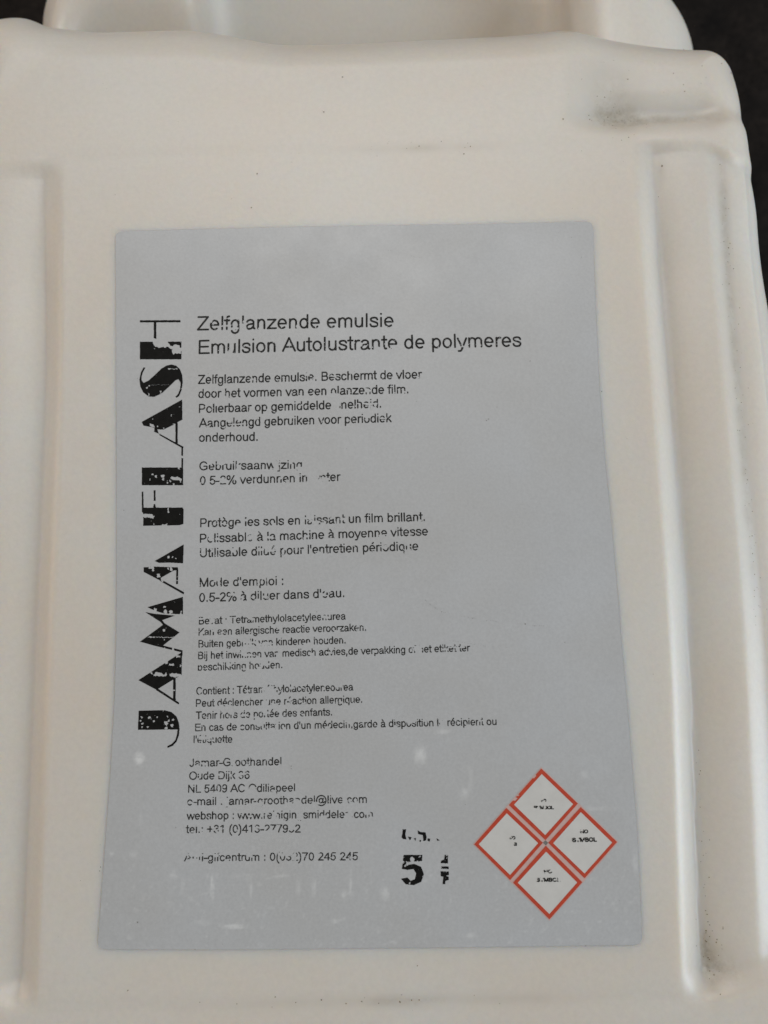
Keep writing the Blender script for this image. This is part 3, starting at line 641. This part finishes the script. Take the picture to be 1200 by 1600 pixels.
def lost(X, Y, losses, seed):
    """where the print has been rubbed away"""
    wob = 0.9 * (value_noise(X, Y, 0.28, seed) - 0.5)
    gone = np.zeros(X.shape, bool)
    for cx, cy, rx, ry in losses:
        if cx + rx + 1 < X.min() or cx - rx - 1 > X.max() or cy + ry + 1 < Y.min() or cy - ry - 1 > Y.max():
            continue
        gone |= ((np.abs(X - cx) / rx) ** 3 + (np.abs(Y - cy) / ry) ** 3) ** (1 / 3) + wob < 1.0
    return gone


def runs_to_mesh(mask, to_xy, up):
    """one quad for every horizontal run of inked cells, laid on the label"""
    m = np.pad(mask, ((0, 0), (1, 1))).astype(np.int8)
    d = np.diff(m, axis=1)
    r0, c0 = np.nonzero(d == 1)
    r1, c1 = np.nonzero(d == -1)
    if len(r0) == 0:
        return np.zeros((0, 3)), np.zeros((0, 4), int)
    quads = np.stack([np.stack([c0, r0], -1), np.stack([c1, r0], -1), np.stack([c1, r0 + 1], -1), np.stack([c0, r0 + 1], -1)], 1).astype(float)
    x, y = to_xy(quads[..., 0].ravel() * CELL, quads[..., 1].ravel() * CELL)
    v = np.stack([x, y, label_point(x, y, up)], -1)
    return v, np.arange(len(v)).reshape(-1, 4)


def ink_line(text, x0, y0, x1, y1, cap, weight, losses, wear, seed):
    sc = cap / 716.0
    pen, strokes = 0.0, []
    for ch in text:
        adv, st = GLYPHS[ch]
        strokes += [[(px + pen, ENDS.get(py, py)) for px, py in s] for s in st]
        pen += adv
    lo = min(p[0] for s in strokes for p in s) - weight / 2
    hi = max(p[0] for s in strokes for p in s) + weight / 2
    dx, dy = x1 - x0, y1 - y0
    length = math.hypot(dx, dy)
    kx = length / (hi - lo)
    ux, uy = dx / length, dy / length
    pad = 0.3
    bot = 0.32 * cap + pad
    W, H = int((length + 2 * pad) / CELL) + 1, int((cap * 1.12 + bot + pad) / CELL) + 1
    mask = np.zeros((H, W), bool)
    hw = weight / 2 * sc
    for s in strokes:
        p = np.array([((px - lo) * kx + pad, py * sc + bot) for px, py in s])
        for a, b in zip(p[:-1], p[1:]):
            i0, j0 = np.maximum(((np.minimum(a, b) - hw) / CELL).astype(int) - 1, 0)
            i1, j1 = ((np.maximum(a, b) + hw) / CELL).astype(int) + 2
            gx, gy = np.meshgrid((np.arange(i0, min(i1, W)) + .5) * CELL, (np.arange(j0, min(j1, H)) + .5) * CELL)
            ab = b - a
            q = np.clip(((gx - a[0]) * ab[0] + (gy - a[1]) * ab[1]) / max(ab @ ab, 1e-9), 0, 1)
            mask[j0:j1, i0:i1] |= np.hypot(gx - a[0] - q * ab[0], gy - a[1] - q * ab[1]) < hw

    def to_xy(u, v):
        u, v = u - pad, v - bot
        return x0 + u * ux - v * uy, y0 + u * uy + v * ux
    U, Vv = np.meshgrid((np.arange(W) + .5) * CELL, (np.arange(H) + .5) * CELL)
    X, Y = to_xy(U, Vv)
    gone = lost(X, Y, losses, seed)
    n = value_noise(X, Y, 0.35, seed + 1) * 0.6 + value_noise(X * 0.5, Y, 0.16, seed + 2) * 0.4
    gone |= n < wear
    return mask & ~gone, to_xy


def ink_polygons(polys, erasers, wear, seed):
    P = [np.array(p) for p in polys]
    allp = np.concatenate(P)
    x0, y0 = allp.min(0) - 0.2
    x1, y1 = allp.max(0) + 0.2
    W, H = int((x1 - x0) / CELL) + 1, int((y1 - y0) / CELL) + 1
    X, Y = np.meshgrid(x0 + (np.arange(W) + .5) * CELL, y0 + (np.arange(H) + .5) * CELL)

    def fill(p, X, Y):
        m = np.zeros(X.shape, bool)
        for a, b in zip(p, np.roll(p, -1, 0)):
            if a[1] == b[1]:
                continue
            c = ((a[1] > Y) != (b[1] > Y)) & (X < (b[0] - a[0]) * (Y - a[1]) / (b[1] - a[1]) + a[0])
            m ^= c
        return m
    mask = np.zeros(X.shape, bool)
    for p in P:
        mask |= fill(p, X, Y)
    wx = X + 0.28 * (value_noise(X, Y, 0.25, seed) - 0.5)
    wy = Y + 0.28 * (value_noise(X, Y, 0.25, seed + 5) - 0.5)
    for e in erasers:
        mask &= ~fill(np.array(e), wx, wy)
    n = value_noise(X, Y, 0.4, seed + 1) * 0.6 + value_noise(X, Y, 0.18, seed + 2) * 0.4
    mask &= ~(n < wear)
    return mask, (lambda u, v: (u + x0, v + y0))


def printed(name, pieces, parent=None):
    """pieces: (verts, faces, material) joined into one printed part"""
    vs, fs, mi, mats, base = [], [], [], [], 0
    for v, f, m in pieces:
        if len(f) == 0:
            continue
        if m not in mats:
            mats.append(m)
        vs.append(v)
        fs.append(f + base)
        mi += [mats.index(m)] * len(f)
        base += len(v)
    me = new_mesh(name, np.concatenate(vs), np.concatenate(fs), mats, False, mi)
    return link(name, me, parent or label)


for k, (text, x0, y0, x1, y1, cap) in enumerate(TEXT_LINES):
    worn = list(INK_LOSS)
    for _ in range(int(len(text) * (0.05 if k < 9 else 0.16))):
        s = random.random()
        worn.append((x0 + (x1 - x0) * s, y0 + (y1 - y0) * s + cap * random.choice((0.08, 0.62, 0.35)), random.uniform(0.3, 0.75), random.uniform(0.14, 0.30)))
    mask, to_xy = ink_line(text, x0, y0, x1, y1, cap, 102 if k > 1 else 92, worn, 0.20 if k < 2 else (0.22 if k < 14 else 0.245), 100 + 7 * k)
    o = printed("text_line", [(*runs_to_mesh(mask, to_xy, INK), M_INK_THIN)])

for k, (ch, polys, erasers) in enumerate(TITLE_LETTERS):
    mask, to_xy = ink_polygons(polys, erasers, 0.10, 500 + 11 * k)
    printed("title_letter", [(*runs_to_mesh(mask, to_xy, INK), M_INK)])

mask, to_xy = ink_polygons(VOLUME_WORD, [], 0.22, 701)
printed("volume_word", [(*runs_to_mesh(mask, to_xy, INK), M_INK)])
mask, to_xy = ink_polygons(VOLUME_DIGIT[0], VOLUME_DIGIT[1], 0.16, 711)
printed("volume_digit", [(*runs_to_mesh(mask, to_xy, INK), M_INK)])
mask, to_xy = ink_polygons(VOLUME_UNIT, [], 0.18, 721)
printed("volume_unit", [(*runs_to_mesh(mask, to_xy, INK), M_INK)])


def ring(outer, inner, up, cut):
    o, i = np.array(outer), np.array(inner)
    v, f = [], []
    for k in range(4):
        a, b, c, d = o[k], o[(k + 1) % 4], i[(k + 1) % 4], i[k]
        n = 24
        for q in range(n):
            s0, s1 = q / n, (q + 1) / n
            bite = 0.0
            if cut and k == 3 and (q in (3, 4, 6) or q in (18, 19)):
                bite = 0.55 if q in (3, 4) else 0.3
            p = [a + (b - a) * s0, a + (b - a) * s1, d + (c - d) * s1, d + (c - d) * s0]
            p[0] = p[0] + (p[3] - p[0]) * bite
            p[1] = p[1] + (p[2] - p[1]) * bite
            f.append([len(v) + t for t in (3, 2, 1, 0)])
            v += p
    v = np.array(v)
    return np.column_stack([v, label_point(v[:, 0], v[:, 1], up)]), np.array(f)


def sheet(poly, up, n=14):
    a, b, c, d = (np.array(p) for p in poly)
    s = np.linspace(0, 1, n)
    S, T = np.meshgrid(s, s)
    S, T = S[..., None], T[..., None]
    p = (a * (1 - S) + b * S) * (1 - T) + (d * (1 - S) + c * S) * T
    p = p.reshape(-1, 2)
    i = np.arange(n * n).reshape(n, n)
    f = np.stack([i[:-1, :-1], i[1:, :-1], i[1:, 1:], i[:-1, 1:]], -1).reshape(-1, 4)
    return np.column_stack([p, label_point(p[:, 0], p[:, 1], up)]), f


printed("diamond_backing", [(*sheet(DIAMOND_BACKING[0], INK), M_PINK), (*sheet(DIAMOND_BACKING[1], 1.5 * INK, 4), M_SCRATCH)])
for k, (outer, inner, words) in enumerate(DIAMONDS):
    pieces = [(*sheet(inner, 2 * INK), M_WHITE), (*ring(outer, inner, 2.5 * INK, k == 0), M_RED)]
    for text, x0, y0, x1, y1, cap in words:
        mask, to_xy = ink_line(text, x0, y0, x1, y1, cap, 215, DIAMOND_LOSS, 0.22, 801 + 13 * k)
        pieces.append((*runs_to_mesh(mask, to_xy, 4 * INK), M_INK))
    printed("hazard_diamond", pieces)

# ------------------------------------------------------------------ specks of dirt and scratches
def on_label(x, y):
    return -53 < x < 51 and -74 < y < 74


def disc(x, y, r, n=7):
    a = np.linspace(0, 2 * math.pi, n, endpoint=False) + random.random()
    rr = r * (0.65 + 0.6 * RNG.random(n))
    px, py = x + rr * np.cos(a), y + rr * np.sin(a) * (0.7 + 0.6 * random.random())
    up = (LIFT + 2.5 * INK) if on_label(x, y) else 0.06
    return np.column_stack([px, py, front(px, py) + up])


specks = list(SPECKS)
def sprinkle(n, cx, cy, sx, sy, r):
    for _ in range(n):
        specks.append((random.gauss(cx, sx), random.gauss(cy, sy), r * (0.5 + random.random())))
sprinkle(22, 59, 104, 5, 7, 0.08)
sprinkle(14, 60, 98.6, 4, 1.0, 0.10)
sprinkle(26, 67, -77, 1.2, 4.0, 0.10)
sprinkle(6, 8, -84.3, 7, 0.7, 0.10)
sprinkle(6, -8, -84.3, 16, 0.7, 0.08)
sprinkle(14, 14, 92.5, 8, 0.7, 0.09)
sprinkle(10, 80, 112, 5, 5, 0.08)
for _ in range(80):
    y = random.uniform(-15, 88)
    specks.append((random.gauss(82.0, 0.9), y, 0.085 * (0.5 + random.random())))
for _ in range(22):
    specks.append((random.gauss(67.2, 0.4), random.uniform(-75, -35), 0.08 * (0.5 + random.random())))
for _ in range(60):
    specks.append((random.uniform(-60, 62), random.uniform(-84, 120), 0.045 * (0.6 + random.random())))
sv, sf, pv, pf = [], [], [], []
for x, y, r in specks:
    d = disc(x, y, max(r, 0.05))
    tv, tf = (pv, pf) if on_label(x, y) else (sv, sf)
    base = len(tv)
    tv += d.tolist()
    for k in range(1, len(d) - 1):
        tf.append((base, base + k, base + k + 1))
o = link("dirt_specks", new_mesh("dirt_specks", sv, sf, [M_DIRT]), body)
o["kind"] = "stuff"
for P in SCRATCHES:
    for (xa, ya), (xb, yb) in zip(P[:-1], P[1:]):
        n = max(2, int(math.hypot(xb - xa, yb - ya) / 0.35))
        for q in range(n):
            if random.random() < 0.5:
                continue
            s = (q + random.random() * 0.5) / n
            d = disc(xa + (xb - xa) * s, ya + (yb - ya) * s, 0.045, 5)
            base = len(pv)
            pv += d.tolist()
            for k in range(1, len(d) - 1):
                pf.append((base, base + k, base + k + 1))
o = link("scratch_marks", new_mesh("scratch_marks", pv, pf, [M_SCRATCH]), label)
o["kind"] = "stuff"

# ------------------------------------------------------------------ the dark carpet underneath
def carpet_material():
    m, nt, b = material("dark_carpet_pile")
    n1 = ramp(nt, noise(nt, 45, 4, 0.6).outputs['Fac'], 0.3, 0.7, (0.006, 0.0052, 0.0050, 1), (0.021, 0.0170, 0.0145, 1))
    n2 = ramp(nt, noise(nt, 420, 4, 0.7).outputs['Fac'], 0.3, 0.75, (0.5, 0.5, 0.52, 1), (1.3, 1.25, 1.2, 1))
    nt.links.new(mix(nt, 1.0, n1.outputs[0], n2.outputs[0], 'MULTIPLY'), b.inputs['Base Color'])
    b.inputs['Roughness'].default_value = 0.95
    b.inputs['Specular IOR Level'].default_value = 0.15
    return m


M_CARPET = carpet_material()
gx = np.linspace(-700, 700, 281)
GX, GY = np.meshgrid(gx, gx, indexing='ij')
GZ = BACK - 2.2 + 1.6 * value_noise(GX, GY, 9.0, 41) + 0.8 * value_noise(GX + 3, GY, 4.0, 42)
i = np.arange(281 * 281).reshape(281, 281)
cv = np.stack([GX, GY, GZ], -1).reshape(-1, 3)
cf = np.stack([i[:-1, :-1], i[1:, :-1], i[1:, 1:], i[:-1, 1:]], -1).reshape(-1, 4)
carpet = link("carpet", new_mesh("carpet", cv, cf, [M_CARPET], True))
carpet["kind"] = "structure"
nf = 26000
fx = np.concatenate([RNG.uniform(60, 240, nf // 2), RNG.uniform(-240, -40, nf // 2)])
fy = np.concatenate([RNG.uniform(-60, 300, nf // 2), RNG.uniform(60, 300, nf // 2)])
ang = RNG.uniform(0, math.pi, nf)
tilt = RNG.uniform(0, 2 * math.pi, nf)
ln = RNG.uniform(1.5, 4.0, nf)
wd = RNG.uniform(0.10, 0.22, nf)
zb = np.full(nf, BACK - 1.5)
base0 = np.stack([fx - wd * np.cos(ang), fy - wd * np.sin(ang), zb], -1)
base1 = np.stack([fx + wd * np.cos(ang), fy + wd * np.sin(ang), zb], -1)
lean = RNG.uniform(0.2, 1.4, nf)
tip = np.stack([fx + ln * np.sin(lean) * np.cos(tilt), fy + ln * np.sin(lean) * np.sin(tilt), zb + ln * np.cos(lean)], -1)
fv = np.stack([base0, base1, tip], 1).reshape(-1, 3)
fibres = link("carpet_fibres", new_mesh("carpet_fibres", fv, np.arange(len(fv)).reshape(-1, 3), [M_CARPET]))
fibres["kind"] = "stuff"
